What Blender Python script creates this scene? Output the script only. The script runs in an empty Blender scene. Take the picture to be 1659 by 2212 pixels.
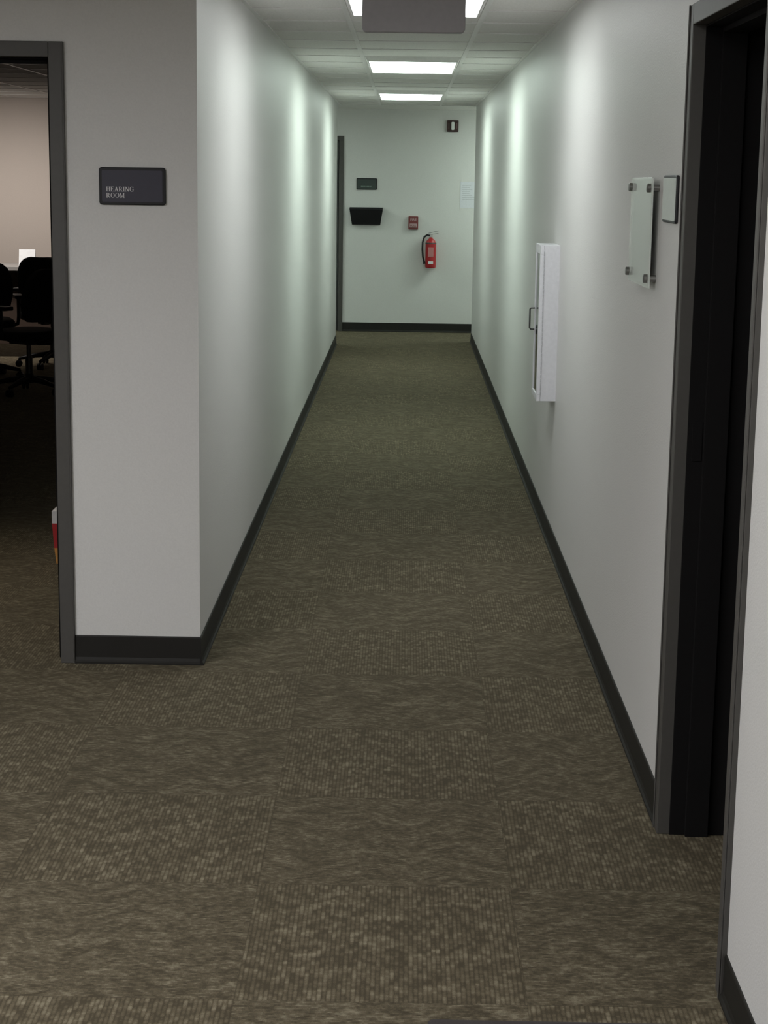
import bpy, bmesh, math, random
from mathutils import Vector, Matrix
random.seed(4)
scene=bpy.context.scene
try:
    scene.view_settings.view_transform='Standard'
    scene.view_settings.look='None'
except Exception: pass
H=2.41
# ---------------------------------------------------------------- materials
def newmat(name):
    m=bpy.data.materials.new(name); m.use_nodes=True
    nt=m.node_tree; b=nt.nodes['Principled BSDF']
    return m,nt,b
class NT:
    def __init__(s,nt): s.nt=nt
    def link(s,v,sock):
        if hasattr(v,'is_output') : s.nt.links.new(v,sock)
        else: sock.default_value=v
    def math(s,op,a,b=0.0,c=0.0):
        n=s.nt.nodes.new('ShaderNodeMath'); n.operation=op
        s.link(a,n.inputs[0]); s.link(b,n.inputs[1]); s.link(c,n.inputs[2]); return n.outputs[0]
    def comb(s,x,y,z):
        n=s.nt.nodes.new('ShaderNodeCombineXYZ'); s.link(x,n.inputs[0]); s.link(y,n.inputs[1]); s.link(z,n.inputs[2]); return n.outputs[0]
    def pos(s):
        g=s.nt.nodes.new('ShaderNodeNewGeometry'); return g.outputs['Position']
    def sep(s,v):
        n=s.nt.nodes.new('ShaderNodeSeparateXYZ'); s.nt.links.new(v,n.inputs[0]); return n.outputs
    def noise(s,vec,scale=1.0,detail=2.0,rough=.5,dist=0.0):
        n=s.nt.nodes.new('ShaderNodeTexNoise'); s.nt.links.new(vec,n.inputs['Vector'])
        n.inputs['Scale'].default_value=scale; n.inputs['Detail'].default_value=detail
        n.inputs['Roughness'].default_value=rough; n.inputs['Distortion'].default_value=dist
        return n.outputs['Fac']
    def mixf(s,f,a,b):
        n=s.nt.nodes.new('ShaderNodeMix'); n.data_type='FLOAT'
        s.link(f,n.inputs[0]); s.link(a,n.inputs[2]); s.link(b,n.inputs[3]); return n.outputs[0]
    def mixc(s,f,a,b,mode='MIX'):
        n=s.nt.nodes.new('ShaderNodeMix'); n.data_type='RGBA'; n.blend_type=mode
        s.link(f,n.inputs[0]); s.link(a,n.inputs[6]); s.link(b,n.inputs[7]); return n.outputs[2]
    def ramp(s,f,stops):
        n=s.nt.nodes.new('ShaderNodeValToRGB'); s.nt.links.new(f,n.inputs[0])
        cr=n.color_ramp
        while len(cr.elements)<len(stops): cr.elements.new(.5)
        for e,(p,c) in zip(cr.elements,stops): e.position=p; e.color=(*c,1)
        return n.outputs[0]
    def bump(s,h,strength,dist,bsdf):
        n=s.nt.nodes.new('ShaderNodeBump'); s.nt.links.new(h,n.inputs['Height'])
        n.inputs['Strength'].default_value=strength; n.inputs['Distance'].default_value=dist
        s.nt.links.new(n.outputs[0],bsdf.inputs['Normal'])
def simple(name,col,rough=.5,metal=0.0,var=.08,scale=60,bump=0.0,spec=.5):
    m,nt,b=newmat(name); t=NT(nt)
    tc=nt.nodes.new('ShaderNodeTexCoord')
    f=t.noise(tc.outputs['Object'],scale,3)
    c=t.mixc(f,tuple(x*(1-var) for x in col)+(1,),tuple(min(1,x*(1+var)) for x in col)+(1,))
    nt.links.new(c,b.inputs['Base Color'])
    b.inputs['Roughness'].default_value=rough; b.inputs['Metallic'].default_value=metal
    b.inputs['Specular IOR Level'].default_value=spec
    if bump: t.bump(f,bump,.002,b)
    return m
def paint(name,col,rough=.42,spec=.5):
    m,nt,b=newmat(name); t=NT(nt); p=t.pos()
    f=t.noise(p,170,3,.6); g=t.noise(p,1.3,2)
    c=t.mixc(g,tuple(x*.96 for x in col)+(1,),tuple(col)+(1,))
    c2=t.mixc(t.math('MULTIPLY',f,.22),c,(.35,.35,.34,1))
    nt.links.new(c2,b.inputs['Base Color'])
    b.inputs['Roughness'].default_value=rough; b.inputs['Specular IOR Level'].default_value=spec
    t.bump(f,.5,.002,b); return m
M_wall=paint('wall_paint',(.79,.785,.77),.44,.45)
M_beige=paint('beige_paint',(.70,.62,.56),.6)
M_shadewall=paint('wall_painted_shade',(.02,.02,.02),.9,.2)  # near-black colour stands in for the darkness of the unlit side room
def carpet():
    m,nt,b=newmat('carpet_tile'); t=NT(nt); p=t.pos(); s=t.sep(p); x,y=s[0],s[1]
    T=.615
    u=t.math('DIVIDE',t.math('ADD',x,.335),T); v=t.math('DIVIDE',t.math('SUBTRACT',y,4.04),T)
    fu=t.math('FLOOR',u); fv=t.math('FLOOR',v)
    par=t.math('MODULO',t.math('ADD',t.math('ADD',fu,fv),100.0),2.0)
    cell=t.math('ADD',t.math('MULTIPLY',fu,3.7),t.math('MULTIPLY',fv,7.3))
    a=t.mixf(par,y,x); c=t.mixf(par,x,y)
    # rows of yarn: each row is offset at random so flecks stay short dashes
    R1=t.mixf(par,150.0,98.0)
    row=t.math('FLOOR',t.math('MULTIPLY',a,R1))
    wn=nt.nodes.new('ShaderNodeTexWhiteNoise'); wn.noise_dimensions='1D'; t.link(row,wn.inputs['W'])
    off=t.math('MULTIPLY',wn.outputs['Value'],40.0)
    dash=t.noise(t.comb(t.math('ADD',t.math('MULTIPLY',c,t.mixf(par,52.0,33.0)),off),t.math('MULTIPLY',row,3.17),cell),1,2,.6)
    soft=t.noise(t.comb(t.math('MULTIPLY',a,t.mixf(par,110.0,90.0)),t.math('MULTIPLY',c,34.0),cell),1,2,.6)
    fr=t.math('FRACT',t.math('MULTIPLY',a,R1))
    rib=t.math('SUBTRACT',1.0,t.math('POWER',t.math('ABSOLUTE',t.math('MULTIPLY_ADD',fr,2.0,-1.0)),2.5))
    # soft zig-zag drifts of lighter and darker yarn
    dx=t.noise(t.comb(x,y,cell),4,1)
    xx=t.math('ADD',x,t.math('MULTIPLY',dx,.20)); yy=t.math('ADD',y,t.math('MULTIPLY',t.math('PINGPONG',xx,.13),.60))
    large=t.noise(t.comb(t.math('MULTIPLY',x,12.0),t.math('MULTIPLY',yy,27.0),cell),1,1,.5,.2)
    grain=t.noise(p,420,2,.7)
    f=t.math('MULTIPLY',dash,t.mixf(par,.42,.44))
    f=t.math('ADD',f,t.math('MULTIPLY',soft,.12))
    f=t.math('ADD',f,t.math('MULTIPLY',rib,t.mixf(par,.06,.10)))
    f=t.math('ADD',f,t.math('MULTIPLY',large,t.mixf(par,.25,.20)))
    f=t.math('ADD',f,t.math('MULTIPLY',grain,.24))
    f=t.math('ADD',f,t.mixf(par,.025,.0))
    col=t.ramp(f,[(.51,(.045,.036,.023)),(.61,(.098,.081,.053)),(.74,(.215,.188,.134))])
    eu=t.math('PINGPONG',u,.5); ev=t.math('PINGPONG',v,.5)
    e=t.math('MINIMUM',eu,ev)
    seam=t.math('LESS_THAN',e,.0025)
    col=t.mixc(t.math('MULTIPLY',seam,.35),col,(.03,.023,.015,1))
    shade=t.mixf(par,.95,1.05)
    col=t.mixc(1.0,col,t.comb(shade,shade,shade),'MULTIPLY')
    nt.links.new(col,b.inputs['Base Color'])
    b.inputs['Roughness'].default_value=.95; b.inputs['Specular IOR Level'].default_value=.1
    b.inputs['Sheen Weight'].default_value=.14; b.inputs['Sheen Roughness'].default_value=.5
    b.inputs['Sheen Tint'].default_value=(.88,.80,.56,1)
    t.bump(f,.25,.003,b); return m
M_carpet=carpet()
def ceiltile():
    m,nt,b=newmat('ceiling_tile'); t=NT(nt); p=t.pos()
    f=t.noise(p,90,4,.7)
    c=t.ramp(f,[(.3,(.74,.73,.70)),(.5,(.86,.85,.82)),(.7,(.90,.89,.86))])
    nt.links.new(c,b.inputs['Base Color']); b.inputs['Roughness'].default_value=.9
    t.bump(f,.3,.002,b); return m
M_ceil=ceiltile()
M_grid=simple('grid_white_metal',(.86,.85,.83),.4)
M_base=simple('dark_rubber',(.014,.013,.011),.6,spec=.3)
M_frame=simple('grey_door_frame_paint',(.075,.071,.066),.5)
M_lining=simple('dark_jamb_lining',(.008,.0075,.0078),.8,spec=.12)
M_leaf=simple('dark_door_leaf',(.05,.05,.05),.45)
M_blackp=simple('black_plastic',(.010,.010,.012),.45,spec=.35)
M_signface=simple('charcoal_sign_face',(.036,.034,.056),.5)
M_greensign=simple('dark_green_sign_face',(.03,.045,.04),.4)
M_reflsign=simple('sign_face_painted_reflection',(.66,.71,.67),.3)  # pale tone stands in for light reflected in the sign face
M_white=simple('white_letter',(.66,.66,.67),.5)
M_paper=simple('white_paper',(.74,.76,.78),.7)
M_paper2=simple('pale_sheet_paper',(.74,.75,.80),.7)
M_insert=simple('bright_insert_paper',(.90,.92,.90),.6)
M_print=simple('faint_print',(.56,.57,.61),.7)
M_cab=simple('white_enamel',(.76,.76,.80),.35)
M_glass=simple('dark_glass',(.02,.022,.024),.08)
M_chrome=simple('brushed_chrome',(.62,.62,.60),.25,1.0)
M_standoff=simple('dull_steel',(.30,.30,.29),.32,1.0)
M_hinge=simple('painted_hinge',(.58,.58,.61),.4)
M_darkmetal=simple('dark_metal',(.12,.12,.12),.35,.8)
M_red=simple('red_enamel',(.42,.02,.025),.35)
M_alarm=simple('faded_red_plastic',(.20,.035,.035),.45)
M_pink=simple('pale_pink_letter',(.50,.36,.36),.5)
M_dullpink=simple('dull_pink_mark',(.17,.10,.10),.5)
M_strobe=simple('strobe_lens',(.72,.74,.72),.2)
M_darkred=simple('dark_maroon_plastic',(.05,.020,.018),.4)
M_lav=simple('grey_lavender_plastic',(.40,.39,.41),.5)
M_fabric=simple('black_fabric',(.010,.010,.012),.85,bump=.3,scale=300)
M_wood=simple('dark_laminate',(.07,.05,.04),.4)
M_desktop=simple('grey_laminate_top',(.30,.29,.28),.35)
M_mat=simple('grey_brown_mat',(.04,.034,.034),.95,scale=300,var=.3)
M_orange=simple('orange_card',(.6,.28,.06),.5)
def acrylic():
    m,nt,b=newmat('clear_acrylic'); t=NT(nt)
    tc=nt.nodes.new('ShaderNodeTexCoord'); f=t.noise(tc.outputs['Object'],4,2)
    c=t.mixc(f,(.88,.95,.90,1),(.93,.97,.93,1)); nt.links.new(c,b.inputs['Base Color'])
    b.inputs['Roughness'].default_value=.08; b.inputs['Alpha'].default_value=.45; return m
M_acr=acrylic()
def emis(name,col,st):
    m,nt,b=newmat(name); t=NT(nt); p=t.pos()
    f=t.noise(p,60,2)
    c=t.mixc(t.math('MULTIPLY',f,.1),(*col,1),(1,1,1,1))
    nt.links.new(c,b.inputs['Emission Color']); nt.links.new(c,b.inputs['Base Color'])
    b.inputs['Emission Strength'].default_value=st; return m
M_lens=emis('fluorescent_lens_cool',(.84,1.0,.895),12.5)
M_lens1=emis('fluorescent_lens_mid',(.96,1.0,.985),8.0)
M_lens2=emis('fluorescent_lens_neutral',(.99,.99,.97),6)
M_lens3=emis('fluorescent_lens_lobby',(.99,.985,.995),22)
# ---------------------------------------------------------------- mesh builder
class B:
    def __init__(s): s.bm=bmesh.new()
    def box(s,x0,x1,y0,y1,z0,z1):
        vs=[s.bm.verts.new(v) for v in [(x0,y0,z0),(x1,y0,z0),(x1,y1,z0),(x0,y1,z0),(x0,y0,z1),(x1,y0,z1),(x1,y1,z1),(x0,y1,z1)]]
        for f in [(0,3,2,1),(4,5,6,7),(0,1,5,4),(1,2,6,5),(2,3,7,6),(3,0,4,7)]: s.bm.faces.new([vs[i] for i in f])
        return s
    def loft(s,rings,cap=True,closed=True):
        R=[[s.bm.verts.new(p) for p in r] for r in rings]; n=len(R[0])
        for a,b in zip(R,R[1:]):
            for i in range(n if closed else n-1):
                s.bm.faces.new([a[i],a[(i+1)%n],b[(i+1)%n],b[i]])
        if cap:
            s.bm.faces.new(list(reversed(R[0]))); s.bm.faces.new(R[-1])
        return s
    def tube(s,pts,r,seg=12,radii=None):
        pts=[Vector(p) for p in pts]; rings=[]
        up=None
        for i,p in enumerate(pts):
            d=(pts[min(i+1,len(pts)-1)]-pts[max(i-1,0)]).normalized()
            if up is None:
                up=Vector((0,0,1)) if abs(d.z)<.9 else Vector((1,0,0))
            a=(up-d*up.dot(d))
            a=a.normalized(); up=a; b=d.cross(a)
            rr=radii[i] if radii else r
            rings.append([p+a*math.cos(2*math.pi*k/seg)*rr+b*math.sin(2*math.pi*k/seg)*rr for k in range(seg)])
        return s.loft(rings)
    def lathe(s,prof,c=(0,0,0),seg=32):
        rings=[[(c[0]+r*math.cos(2*math.pi*k/seg),c[1]+r*math.sin(2*math.pi*k/seg),c[2]+z) for k in range(seg)] for r,z in prof]
        return s.loft(rings)
    def prism(s,pts,d0,d1):   # polygon in local XZ, extruded along Y
        return s.loft([[(x,d0,z) for x,z in pts],[(x,d1,z) for x,z in pts]])
    def done(s,name,mat,parent=None,loc=(0,0,0),bevel=0,smooth=False,rot=None,label=None,sub=0):
        bmesh.ops.recalc_face_normals(s.bm,faces=s.bm.faces)
        me=bpy.data.meshes.new(name); s.bm.to_mesh(me); s.bm.free()
        me.materials.append(mat)
        o=bpy.data.objects.new(name,me); scene.collection.objects.link(o)
        if smooth:
            for p in me.polygons: p.use_smooth=True
        if bevel:
            bv=o.modifiers.new('bevel','BEVEL'); bv.width=bevel; bv.segments=2; bv.limit_method='ANGLE'; bv.angle_limit=math.radians(40)
        if sub:
            sm=o.modifiers.new('sub','SUBSURF'); sm.levels=sub; sm.render_levels=sub
        if smooth:
            es=o.modifiers.new('edge','EDGE_SPLIT'); es.split_angle=math.radians(40)
        if parent: o.parent=parent
        o.location=loc
        if rot: o.rotation_euler=rot
        if label: o['label']=label
        return o
def thing(name,loc,label,cat,rotz=0,kind=None,group=None):
    e=bpy.data.objects.new(name,None); scene.collection.objects.link(e)
    e.empty_display_size=.1; e.location=loc; e.rotation_euler=(0,0,rotz)
    if kind: e['kind']=kind
    e['label']=label; e['category']=cat
    if group: e['group']=group
    return e
def struct(o,label,cat):
    o['kind']='structure'; o['label']=label; o['category']=cat; return o
def rrect(w,h,r,cx=0,cz=0,n=6):
    pts=[]
    for (sx,sz,a0) in [(1,1,0),(-1,1,90),(-1,-1,180),(1,-1,270)]:
        for k in range(n+1):
            a=math.radians(a0+90*k/n)
            pts.append((cx+sx*(w/2-r)+r*math.cos(a),cz+sz*(h/2-r)+r*math.sin(a)))
    return pts
RW=-math.pi/2   # turn for things on the wall at +X
# ---------------------------------------------------------------- room shell
struct(B().box(-7.12,4.12,-3.12,19.67,-.1,0).done('floor',M_carpet),'brown patterned carpet tiles laid in a checker of quarter turns','floor')
struct(B().box(-7.12,4.12,-3.12,19.67,H,H+.1).done('ceiling',M_ceil),'off-white suspended acoustic tile ceiling','ceiling')
struct(B().box(-.82,-.70,6.10,17.83,0,H).box(-.82,-.70,5.98,6.10,0,H).done('wall_left',M_wall),'off-white eggshell painted corridor wall','wall')
b=B().box(-7,-2.14,5.98,6.10,0,H).box(-1.14,-.82,5.98,6.10,0,H).box(-2.14,-1.14,5.98,6.10,2.12,H)
struct(b.done('wall_entry',M_wall),'off-white wall holding the hearing room doorway','wall')
struct(B().box(-7,-.82,17.83,17.85,0,H).done('wall_hearing_room',M_beige),'pinkish beige wall at the end of the hearing room','wall')
struct(B().box(-7,-.70,17.85,17.95,0,H).done('wall_cross_passage',M_wall),'off-white wall of the cross passage','wall')
b=B().box(.70,.86,-3,3.47,0,H).box(.70,.86,4.47,18.46,0,H).box(.70,.86,3.47,4.47,2.12,H)
struct(b.done('wall_right',M_wall),'off-white eggshell painted corridor wall with a doorway','wall')
struct(B().box(.86,4,18.30,18.46,0,H).done('wall_passage_side',M_wall),'off-white wall of the cross passage','wall')
b=B().box(-7,-1.65,19.55,19.67,0,H).box(-.69,4,19.55,19.67,0,H).box(-1.65,-.69,19.55,19.67,2.12,H)
struct(b.done('wall_far',M_wall),'off-white wall closing the end of the corridor','wall')
struct(B().box(-7,4,-3.12,-3,0,H).done('wall_near',M_wall),'off-white lobby wall','wall')
struct(B().box(-7.12,-7,-3,19.55,0,H).done('wall_outer_left',M_wall),'off-white outer wall','wall')
struct(B().box(4,4.12,-3,18.38,0,H).done('wall_outer_right',M_shadewall),'outer wall coloured near black to stand in for lack of light','wall')
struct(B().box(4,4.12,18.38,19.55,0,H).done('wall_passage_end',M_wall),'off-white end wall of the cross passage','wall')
struct(B().box(.86,4,6.9,7,0,H).box(.86,4,.9,1,0,H).done('wall_side_room',M_shadewall),'side room walls with the unlit darkness put into their colour','wall')
# ceiling grid (T bars)
def grid(name,x0,x1,y0,y1,ox,oy,skip=()):
    b=B(); d=.004; w=.012
    xs=[]; x=ox
    while x>x0+.05: x-=.61
    while x<x1-.05:
        if x>x0+.05: xs.append(x)
        x+=.61
    for x in xs: b.box(x-w,x+w,y0,y1,H-d,H)
    y=oy
    while y>y0+.1: y-=.61
    ed=[x0]+xs+[x1]
    while y<y1-.05:
        if y>y0+.05:
            for a,c in zip(ed,ed[1:]):
                mid=(a+c)/2
                if any(s[0]<mid<s[1] and s[2]<=y<=s[3] for s in skip): continue
                b.box(a+(w if a!=x0 else 0),c-(w if c!=x1 else 0),y-w,y+w,H-d,H)
        y+=.61
    b.box(x0,x0+.018,y0,y1,H-d-.001,H-.0005); b.box(x1-.018,x1,y0,y1,H-d-.001,H-.0005)
    return struct(b.done(name,M_grid),'white metal ceiling grid bars','ceiling grid')
FX=[2.41,6.68,10.95,15.22]
sk=[(-.28,.33,f-.01,f+1.23) for f in FX]
grid('trim_1',-.70,.70,0,18.46,.33,7.90,sk)
grid('trim_2',-7,-.82,6.10,17.83,-1.5,7.90)
# baseboards : profile extruded
def baseboard(name,p0,p1,n,label='dark rubber cove baseboard'):
    p0=Vector(p0);p1=Vector(p1);n=Vector(n)
    prof=[(0,0),(.014,0),(.014,.006),(.009,.012),(.006,.022),(.005,.096),(.003,.1),(0,.1)]
    rings=[[(q.x+n.x*d,q.y+n.y*d,z) for d,z in prof] for q in (p0,p1)]
    return struct(B().loft(rings).done(name,M_base,label=None),label,'baseboard')
baseboard('baseboard_left',(-.70,5.966),(-.70,17.964),(1,0))
baseboard('baseboard_entry',(-1.14,5.98),(-.70,5.98),(0,-1))
baseboard('baseboard_right',(.70,4.47),(.70,18.474),(-1,0))
baseboard('baseboard_near_right',(.70,-3),(.70,3.47),(-1,0))
baseboard('baseboard_far',(-.69,19.55),(4,19.55),(0,-1))
baseboard('baseboard_hearing_room',(-7,17.83),(-.82,17.83),(0,-1))
# door frames
def doorframe(name,loc,rotz,w,t,label):
    e=thing(name,loc,label,'door',rotz,'structure')
    h=2.07;c=.05;p=.012
    b=B()
    b.box(-c,0,-p,t+p,0,h+c); b.box(w,w+c,-p,t+p,0,h+c); b.box(0,w,-p,t+p,h,h+c)
    b.box(-c,-c+.006,-p-.004,-p,0,h+c); b.box(w+c-.006,w+c,-p-.004,-p,0,h+c)
    b.done('frame',M_frame,e,bevel=.002)
    b=B(); q=.004; y0=.020
    b.box(0,q,y0,t+p-.001,0,h); b.box(w-q,w,y0,t+p-.001,0,h); b.box(q,w-q,y0,t+p-.001,h-q,h)
    b.box(q,.018,.060,t-.040,0,h-q); b.box(w-.018,w-q,.060,t-.040,0,h-q); b.box(.018,w-.018,.060,t-.040,h-.018,h-q)
    b.done('jamb_lining',M_lining,e,bevel=.0015)
    return e
d1=doorframe('door_1',(.70,4.42,0),RW,.90,.16,'grey hollow metal door frame opening to a dark room')
B().box(.004,.006,.032,.058,1.0,1.10).done('strike_plate',M_lining,d1,bevel=.001)
d2=doorframe('door_2',(-2.09,5.98,0),0,.90,.12,'grey hollow metal door frame of the hearing room')
d3=doorframe('door_3',(-1.60,19.55,0),0,.86,.12,'grey framed dark door at the end of the passage')
B().box(.005,.855,.012,.053,.008,2.064).done('leaf',M_leaf,d3,bevel=.002)
b=B().tube([(.80,.012,1.0),(.80,-.045,1.0)],.011).tube([(.80,-.04,1.0),(.68,-.04,1.0)],.009)
b.done('handle',M_chrome,d3,smooth=True)
B().box(.50,.75,.009,.012,1.13,1.29).done('notice',M_paper,d3)
# ---------------------------------------------------------------- light fixtures
def fixture(y0,lens,x=.025,W=.585,L=1.22):
    e=thing('ceiling_light',(x,y0,H),'white rectangular fluorescent ceiling light with a glowing drop lens','light',0,group='fluorescent ceiling lights')
    dz=.032;ins=.022
    o=[(-W/2,0,0),(W/2,0,0),(W/2,L,0),(-W/2,L,0)]
    m=[(-W/2+ins,ins,-dz),(W/2-ins,ins,-dz),(W/2-ins,L-ins,-dz),(-W/2+ins,L-ins,-dz)]
    q=.006
    n=[(-W/2+ins+q,ins+q,-dz),(W/2-ins-q,ins+q,-dz),(W/2-ins-q,L-ins-q,-dz),(-W/2+ins+q,L-ins-q,-dz)]
    k=[(a,c,-.012) for a,c,_ in n]
    B().loft([o,m,n,k],cap=True).done('housing',M_grid,e)
    B().box(-W/2+ins+q,W/2-ins-q,ins+q,L-ins-q,-dz+.001,-.014).done('lens',lens,e)
for i,f in enumerate(FX): fixture(f,[M_lens2,M_lens1,M_lens,M_lens][i])
fixture(-1.86,M_lens2)
fixture(2.0,M_lens3,-2.4,1.2,1.22)
fixture(-1.0,M_lens3,-3.6,1.2,1.22)
fixture(18.45,M_lens,1.9,1.2,.585)  # unseen passage light, added to brighten the far wall
fixture(18.45,M_lens,-2.3,1.2,.585)  # second added light out of view, lifts the far wall from the left
# hanging sign
e=thing('hanging_sign',(.013,5.3,H),'blank grey plastic sign hung from the ceiling','sign')
B().prism(rrect(.30,.225,.014,0,-.1875),-.018,.018).done('sign_panel',M_lav,e,bevel=.003)
B().box(-.10,.10,-.03,.03,-.02,0).box(-.02,.02,-.012,.012,-.08,-.02).done('mount',M_grid,e,bevel=.003)
# ---------------------------------------------------------------- serif lettering
class Letters:
    def __init__(s): s.q=[]
    def st(s,x0,y0,x1,y1,w):
        d=Vector((x1-x0,y1-y0)).normalized(); n=Vector((-d.y,d.x))*w/2
        s.q.append([(x0+n.x,y0+n.y),(x1+n.x,y1+n.y),(x1-n.x,y1-n.y),(x0-n.x,y0-n.y)])
    def arc(s,cx,cy,rx,ry,a0,a1,wt=.07,wk=.18,n=18):
        for k in range(n):
            P=[]
            for a in (a0+(a1-a0)*k/n,a0+(a1-a0)*(k+1)/n):
                r=math.radians(a); w=wt+(wk-wt)*abs(math.cos(r))**1.5
                P.append(((cx+(rx)*math.cos(r),cy+ry*math.sin(r)),(cx+(rx-w)*math.cos(r),cy+(ry-w)*math.sin(r))))
            s.q.append([P[0][0],P[1][0],P[1][1],P[0][1]])
    def stem(s,x,w=.18,top=True,bot=True):
        s.st(x,0,x,1,w)
        if bot: s.st(x-w/2-.08,.03,x+w/2+.08,.03,.06)
        if top: s.st(x-w/2-.08,.97,x+w/2+.08,.97,.06)
    def glyph(s,c):
        if c=='H': s.stem(.17);s.stem(.70);s.st(.2,.5,.7,.5,.08);return .87
        if c=='E':
            s.stem(.17);s.st(.17,.96,.66,.96,.08);s.st(.17,.52,.5,.52,.08);s.st(.17,.04,.68,.04,.08)
            s.st(.64,.80,.64,1,.06);s.st(.5,.40,.5,.64,.06);s.st(.67,0,.67,.24,.06);return .76
        if c=='A':
            s.st(.13,0,.42,.98,.08);s.st(.40,1,.72,0,.18);s.st(.22,.33,.62,.33,.08);s.st(0,.03,.27,.03,.06);s.st(.55,.03,.88,.03,.06);return .88
        if c=='R':
            s.stem(.17);s.st(.17,.96,.42,.96,.08);s.st(.17,.5,.42,.5,.08);s.arc(.40,.735,.27,.265,-90,90);s.st(.38,.5,.72,.02,.17);s.st(.62,.03,.86,.03,.06);return .86
        if c=='I': s.stem(.20);return .40
        if c=='N': s.stem(.15,.08,True,True);s.stem(.75,.08,True,False);s.st(.15,.97,.75,.03,.18);return .90
        if c=='G':
            s.arc(.46,.5,.44,.52,45,330);s.st(.76,.05,.76,.42,.16);s.st(.60,.42,.92,.42,.06);s.st(.80,.72,.80,1,.06);return .93
        if c=='O': s.arc(.46,.5,.44,.52,0,360,n=32);return .92
        if c=='M': s.stem(.14,.08);s.stem(.90,.17);s.st(.14,1,.50,.05,.18);s.st(.50,.05,.88,1,.08);return 1.08
        return .4
    def word(s,w,x,y,h):
        q0=s.q; out=[]; cx=x
        for c in w:
            s.q=[]; adv=s.glyph(c)
            for q in s.q: out.append([(cx+px*h,y+py*h) for px,py in q])
            cx+=(adv+.06)*h
        s.q=q0+out
    def build(s,name,mat,parent,ydepth):
        b=B()
        for i,q in enumerate(s.q):
            yy=ydepth-.00001*(i%7)
            vs=[b.bm.verts.new((px,yy,pz)) for px,pz in q]; b.bm.faces.new(vs)
        return b.done(name,mat,parent)
def framed_sign(loc,rotz,label,face,w=.223,h=.124,r=.010,mg=.020,t=.012):
    e=thing('wall_sign',loc,label,'sign',rotz)
    B().prism(rrect(w,h,r),-t,0).done('sign_frame',M_blackp,e,bevel=.003)
    B().prism(rrect(w-mg,h-mg,.005),-t-.0015,-t).done('sign_face',face,e)
    return e
s=framed_sign((-.917,5.98,1.654),0,'charcoal hearing room sign with white letters in black frame',M_signface)
L=Letters(); L.word('HEARING',-.087,-.0175,.0155); L.word('ROOM',-.087,-.038,.0155); L.build('lettering',M_white,s,-.0138)
s=framed_sign((-.437,19.55,1.61),0,'small dark green room sign beside the far door',M_greensign)
b=B()
for i in range(9): b.box(-.062+i*.013,-.053+i*.013,-.0142,-.0136,-.034,-.022)
b.done('lettering',simple('dull_green_letter',(.16,.22,.19),.5),s)
framed_sign((.70,4.715,1.65),RW,'black framed room sign with a pale reflection put into its face colour',M_reflsign,w=.235,mg=.014,t=.008)
# ---------------------------------------------------------------- acrylic plaque
e=thing('acrylic_plaque',(.70,5.165,1.40),'clear acrylic panel on four chrome standoffs holding a paper','plaque',RW)
B().prism(rrect(.45,.305,.004,0,.1525),-.024,-.019).done('panel',M_acr,e,bevel=.001)
B().box(-.215,.215,-.0185,-.0175,.008,.297).done('insert',M_insert,e)
for sx in (-.200,.205):
    for sz in (.028,.277):
        b=B().tube([(sx,.001,sz),(sx,-.0175,sz)],.0095,20).tube([(sx,-.0245,sz),(sx,-.034,sz),(sx,-.036,sz)],.011,20,[.0125,.0125,.010])
        b.done('standoff',M_standoff,e,smooth=True,label='chrome standoff')
# ---------------------------------------------------------------- fire cabinet
e=thing('fire_extinguisher_cabinet',(.70,8.36,.69),'white metal wall cabinet with dark glass door and pull','cabinet',RW)
b=B().box(0,.30,-.071,.001,0,.71)
b.done('body',M_cab,e,bevel=.002)
dpt=B().box(0,.30,-.088,-.0715,0,.03).box(0,.30,-.088,-.0715,.67,.71).box(0,.04,-.088,-.0715,.03,.67).box(.26,.30,-.088,-.0715,.03,.67)
door=dpt.done('door',M_cab,e,bevel=.002)
B().box(.04,.26,-.084,-.080,.03,.67).done('glass',M_glass,door)
b=B().tube([(.05,-.088,.31),(.05,-.106,.31),(.05,-.111,.316),(.05,-.111,.404),(.05,-.106,.41),(.05,-.088,.41)],.004,10)
b.done('handle',M_darkmetal,door,smooth=True)
b=B()
for i in range(34):
    b.tube([(.3010,-.071,.03+i*.0193),(.3010,-.071,.03+i*.0193+.0150)],.0025,8)
b.done('hinge',M_hinge,e,label='long segmented piano hinge')
# ---------------------------------------------------------------- far wall things
YF=19.55
e=thing('alarm_strobe',(.49,YF,2.24),'dark red fire alarm strobe with white lens','alarm')
B().prism(rrect(.125,.125,.008),-.03,.001).done('body',M_darkred,e,bevel=.004)
B().prism(rrect(.034,.085,.01),-.052,-.03).done('lens',M_strobe,e,bevel=.006)
B().box(-.047,-.038,-.032,-.030,-.03,.03).done('marking',M_dullpink,e)
B().box(.038,.047,-.032,-.030,-.03,.03).done('marking',M_dullpink,e)
def text(body,size,loc,mat,parent,name='lettering'):
    cu=bpy.data.curves.new('t','FONT'); cu.body=body; cu.size=size; cu.align_x='CENTER'; cu.extrude=.0005; cu.offset=size*.015
    o=bpy.data.objects.new('t',cu); scene.collection.objects.link(o)
    dg=bpy.context.evaluated_depsgraph_get()
    me=bpy.data.meshes.new_from_object(o.evaluated_get(dg)); bpy.data.objects.remove(o)
    me.materials.clear(); me.materials.append(mat)
    n=bpy.data.objects.new(name,me); scene.collection.objects.link(n)
    n.rotation_euler=(math.pi/2,0,0); n.parent=parent; n.location=loc; return n
e=thing('fire_alarm_pull_station',(.079,YF,1.198),'faded red fire alarm pull station with pale lettering','alarm')
B().prism(rrect(.107,.142,.006),-.035,.001).done('body',M_alarm,e,bevel=.004)
B().box(-.040,.040,-.043,-.035,-.050,-.008).done('handle',M_pink,e,bevel=.003)
text('FIRE',.038,(0,-.0365,.022),M_pink,e)
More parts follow.
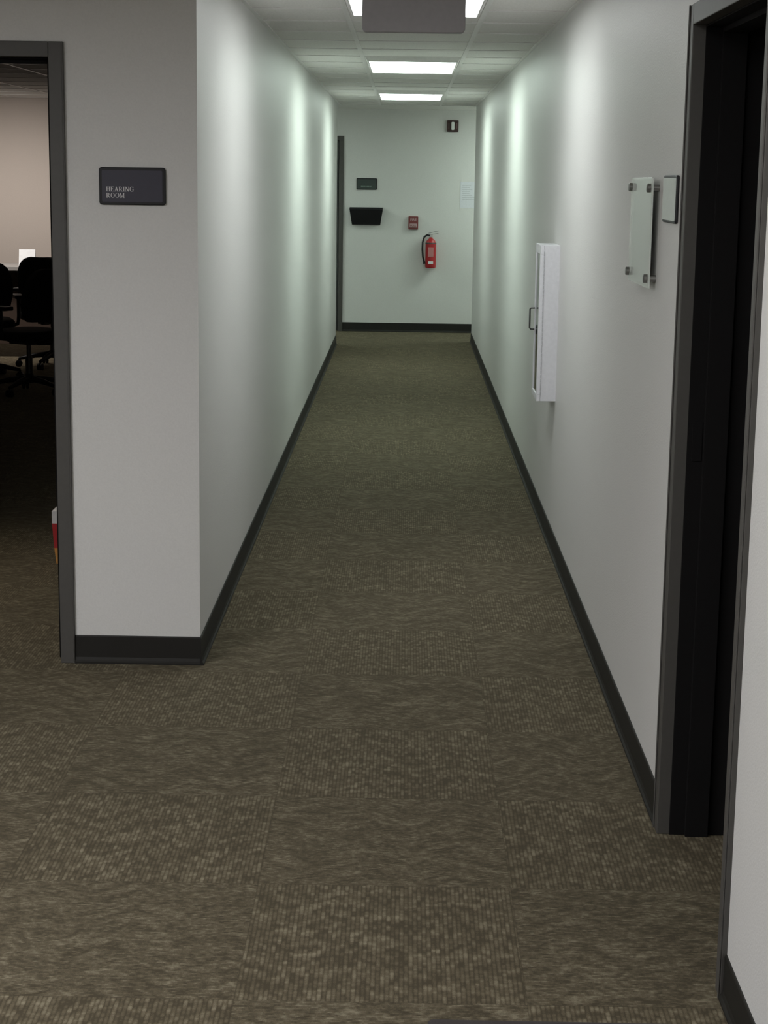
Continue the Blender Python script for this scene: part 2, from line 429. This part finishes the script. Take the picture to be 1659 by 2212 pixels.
text('PULL',.030,(0,-.0445,-.040),M_alarm,e)
# file holder
e=thing('wall_file_holder',(-.438,YF,1.17),'black plastic wall file pocket','file holder')
b=B()
rings=[[(-.155,0,0),(.155,0,0),(.155,-.035,0),(-.155,-.035,0)],[(-.183,0,.187),(.183,0,.187),(.183,-.085,.170),(-.183,-.085,.170)],
       [(-.179,-.004,.187),(.179,-.004,.187),(.179,-.081,.170),(-.179,-.081,.170)],[(-.152,-.004,.006),(.152,-.004,.006),(.152,-.031,.006),(-.152,-.031,.006)]]
b.loft(rings,cap=True).done('pocket',M_blackp,e,bevel=.002)
# papers
def notice(x,z,w,h,lab,y=YF):
    e=thing('paper_notice',(x,y,z),lab,'paper')
    B().box(-w/2,w/2,-.004,.001,-h/2,h/2).done('sheet',M_paper2,e)
    b=B()
    for i in range(8):
        ww=random.uniform(.35,.8)*w
        b.box(-w*.42,-w*.42+ww,-.0048,-.004,h*.36-i*h*.075-.003,h*.36-i*h*.075+.003)
    b.done('print',M_print,e)
notice(.695,1.505,.215,.285,'white printed sheet taped to the far wall')
# fire extinguisher
e=thing('fire_extinguisher',(.275,YF-.068,.713),'red fire extinguisher with black hose on a wall bracket','fire extinguisher')
e.scale=(.90,.92,1)
B().lathe([(.03,0),(.058,.0),(.064,.008),(.065,.02),(.065,.25),(.062,.275),(.052,.297),(.036,.312),(.022,.320),(.020,.332)]).done('cylinder',M_red,e,smooth=True)
B().box(-.034,.034,-.0685,-.052,.12,.225).done('label_band',simple('pink_label',(.50,.20,.20),.5),e,bevel=.002)
B().box(-.03,.03,-.0685,-.055,.045,.075).done('label_patch',M_paper,e,bevel=.002)
B().lathe([(.016,.332),(.018,.334),(.018,.362),(.012,.368)]).tube([(0,0,.350),(0,-.038,.350)],.014).done('valve',M_chrome,e,smooth=True)
b=B(); b.loft([[(.0,-.012,.362),(.0,.012,.362),(.0,.012,.368),(.0,-.012,.368)],[(.09,-.010,.372),(.09,.010,.372),(.09,.010,.377),(.09,-.010,.377)]])
b.loft([[(-.03,-.012,.372),(-.03,.012,.372),(-.03,.012,.379),(-.03,-.012,.379)],[(.095,-.010,.402),(.095,.010,.402),(.095,.010,.408),(.095,-.010,.408)]])
b.done('lever',M_standoff,e,bevel=.001)
b=B().tube([(-.012,0,.352),(-.045,-.005,.358),(-.082,-.01,.335),(-.100,-.012,.28),(-.102,-.014,.20),(-.094,-.016,.12),(-.079,-.018,.07),(-.074,-.02,.045)],.009,12,[.009,.011,.011,.011,.011,.011,.012,.015])
b.done('hose',M_blackp,e,smooth=True)
B().box(-.02,.02,.064,.0755,.05,.33).lathe([(.0662,.262),(.0675,.263),(.0675,.275),(.0655,.276)]).done('bracket',M_darkmetal,e)
# ---------------------------------------------------------------- hearing room
def chair_proto(loc,rotz,label):
    e=thing('office_chair',loc,label,'chair',rotz,group='office chairs at the hearing room table')
    b=B()
    for k in range(5):
        a=2*math.pi*k/5+.3; c,s_=math.cos(a),math.sin(a)
        b.tube([(.02*c,.02*s_,.115),(.16*c,.16*s_,.10),(.30*c,.30*s_,.072)],.02,10,[.028,.022,.014])
    b.lathe([(.035,.08),(.04,.09),(.04,.14),(.03,.15)],seg=20)
    b.done('base',M_blackp,e,smooth=True)
    for k in range(5):
        a=2*math.pi*k/5+.3; x,y=.30*math.cos(a),.30*math.sin(a)
        t=Vector((-math.sin(a),math.cos(a),0))
        p=Vector((x,y,.03))
        B().tube([p-t*.026,p-t*.022,p-t*.006,p-t*.004],.03,18,[.024,.03,.03,.024]).tube([p+t*.004,p+t*.006,p+t*.022,p+t*.026],.03,18,[.024,.03,.03,.024]).tube([(x,y,.035),(x,y,.075)],.008,8).done('caster',M_blackp,e,smooth=True)
    B().lathe([(.028,.14),(.028,.28),(.018,.285),(.018,.40)],seg=20).box(-.09,.09,-.12,.12,.385,.42).done('gas_lift',M_darkmetal,e)
    pts=rrect(.50,.48,.12)
    B().loft([[(x*.92,y*.92,.42) for x,y in pts],[(x,y,.44) for x,y in pts],[(x,y,.475) for x,y in pts],[(x*.93,y*.93,.495) for x,y in pts]]).done('seat',M_fabric,e,smooth=True,bevel=.004)
    rings=[]
    for z,w,yo in [(.57,.34,.235),(.61,.41,.225),(.70,.45,.232),(.79,.45,.252),(.86,.42,.272),(.92,.36,.290),(.955,.28,.300),(.972,.18,.308)]:
        ring=[]
        n=10
        for i in range(n+1):
            u=-1+2*i/n; ring.append((u*w/2,yo-.03-.045*u*u,z))
        for i in range(n,-1,-1):
            u=-1+2*i/n; ring.append((u*w/2*1.0,yo+.03-.045*u*u,z))
        rings.append(ring)
    B().loft(rings).done('backrest',M_fabric,e,smooth=True,bevel=.006)
    B().tube([(0,.10,.40),(0,.24,.41),(0,.29,.48),(0,.285,.62),(0,.29,.70)],.022,10).done('back_support',M_blackp,e,smooth=True)
    for sx in (-1,1):
        B().tube([(sx*.20,.02,.425),(sx*.285,.02,.45),(sx*.295,.02,.52),(sx*.295,.02,.66)],.016,10).box(sx*.295-.04,sx*.295+.04,-.13,.12,.66,.69).done('armrest',M_blackp,e,bevel=.006)
    return e
def copy_thing(src,loc,rotz,label):
    n=src.copy(); scene.collection.objects.link(n); n.location=loc; n.rotation_euler=(0,0,rotz); n['label']=label
    for c in list(src.children):
        k=c.copy(); k.parent=n; scene.collection.objects.link(k)
    return n
c1=chair_proto((-2.91,13.60,0),math.radians(-125),'black fabric office chair on casters turned toward the table')
copy_thing(c1,(-3.49,14.55,0),math.radians(-160),'black fabric office chair standing away from the table')
copy_thing(c1,(-3.10,15.50,0),math.radians(170),'black fabric office chair tucked toward the long table')
e=thing('long_table',(-4.2,16.5,0),'long dark table with grey top in the hearing room','table')
B().box(-1.6,1.15,-.35,.35,.80,.84).done('tabletop',M_desktop,e,bevel=.004)
B().box(-1.5,1.05,-.22,-.19,.12,.80).done('modesty_panel',M_wood,e,bevel=.003)
for x in (-1.45,1.0):
    B().box(x-.03,x+.03,-.28,.28,.0,.05).box(x-.03,x+.03,-.18,.18,.05,.80).done('leg',M_wood,e,bevel=.003)
e=thing('folded_card',(-3.48,16.30,.84),'white folded name card standing on the table','card')
B().loft([[(-.075,-.03,0),(-.075,-.028,0),(-.075,.0,.146),(-.075,.028,0),(-.075,.03,0),(-.075,0,.150)],[(.075,-.03,0),(.075,-.028,0),(.075,.0,.146),(.075,.028,0),(.075,.03,0),(.075,0,.150)]],cap=False).done('card',M_paper,e)
# carton by doorway
e=thing('cardboard_carton',(-1.488,7.6,0),'small white, red and orange carton on the carpet inside the doorway','box')
B().loft([[(-.030,-.04,0),(.055,-.04,0),(.055,.04,0),(-.030,.04,0)],[(-.038,-.04,.07),(.055,-.04,.07),(.055,.04,.07),(-.038,.04,.07)]]).done('lower_band',M_orange,e)
B().loft([[(-.038,-.04,.07),(.055,-.04,.07),(.055,.04,.07),(-.038,.04,.07)],[(-.046,-.04,.18),(.055,-.04,.18),(.055,.04,.18),(-.046,.04,.18)]]).done('middle_band',M_red,e)
B().loft([[(-.046,-.04,.18),(.055,-.04,.18),(.055,.04,.18),(-.046,.04,.18)],[(-.046,-.04,.235),(.055,-.04,.235),(.055,.04,.235),(-.046,.04,.235)],[(-.03,-.02,.25),(.04,-.02,.25),(.04,.02,.25),(-.03,.02,.25)]]).done('top',M_white,e)
# floor mat
e=thing('floor_mat',(.37,2.8,0),'dark grey brown floor mat','mat')
pts=rrect(.60,1.08,.015)
B().loft([[(x,y,0) for x,y in pts],[(x,y,.007) for x,y in pts],[(x*.985,y*.985,.009) for x,y in pts]]).done('pile',M_mat,e)
# ---------------------------------------------------------------- lights
def spot(loc,rx,e_,col,ang,name='hearing_room_lamp'):
    sp=bpy.data.lights.new(name,'SPOT'); sp.energy=e_; sp.color=col; sp.spot_size=math.radians(ang); sp.spot_blend=.9; sp.shadow_soft_size=.25
    so=bpy.data.objects.new(name,sp); scene.collection.objects.link(so); so.location=loc
    so.rotation_euler=(math.radians(rx),0,0)
spot((-3.9,15.5,2.33),44,215,(1,.92,.85),112)
spot((-2.3,7.1,2.33),-8,58,(1,.88,.70),92,'added_entry_fill')  # added fill that brightens the carpet inside the doorway, not a real lamp
w=bpy.data.worlds.new('world'); scene.world=w; w.use_nodes=True
w.node_tree.nodes['Background'].inputs[0].default_value=(.5,.5,.5,1); w.node_tree.nodes['Background'].inputs[1].default_value=.1
# ---------------------------------------------------------------- camera
cam=bpy.data.cameras.new('camera'); co=bpy.data.objects.new('camera',cam); scene.collection.objects.link(co)
cam.sensor_fit='VERTICAL'; cam.sensor_height=24; cam.lens=24*3800/2212
cam.clip_start=.05
R=Matrix.Rotation(math.radians(.58),4,'Z')@Matrix.Rotation(math.radians(90-10.82),4,'X')@Matrix.Rotation(math.radians(.80),4,'Z')
# a positive turn about Z swings the view to the left, so the scene shifts to the right in the frame
co.matrix_world=Matrix.Translation((0,0,1.70))@R
scene.camera=co
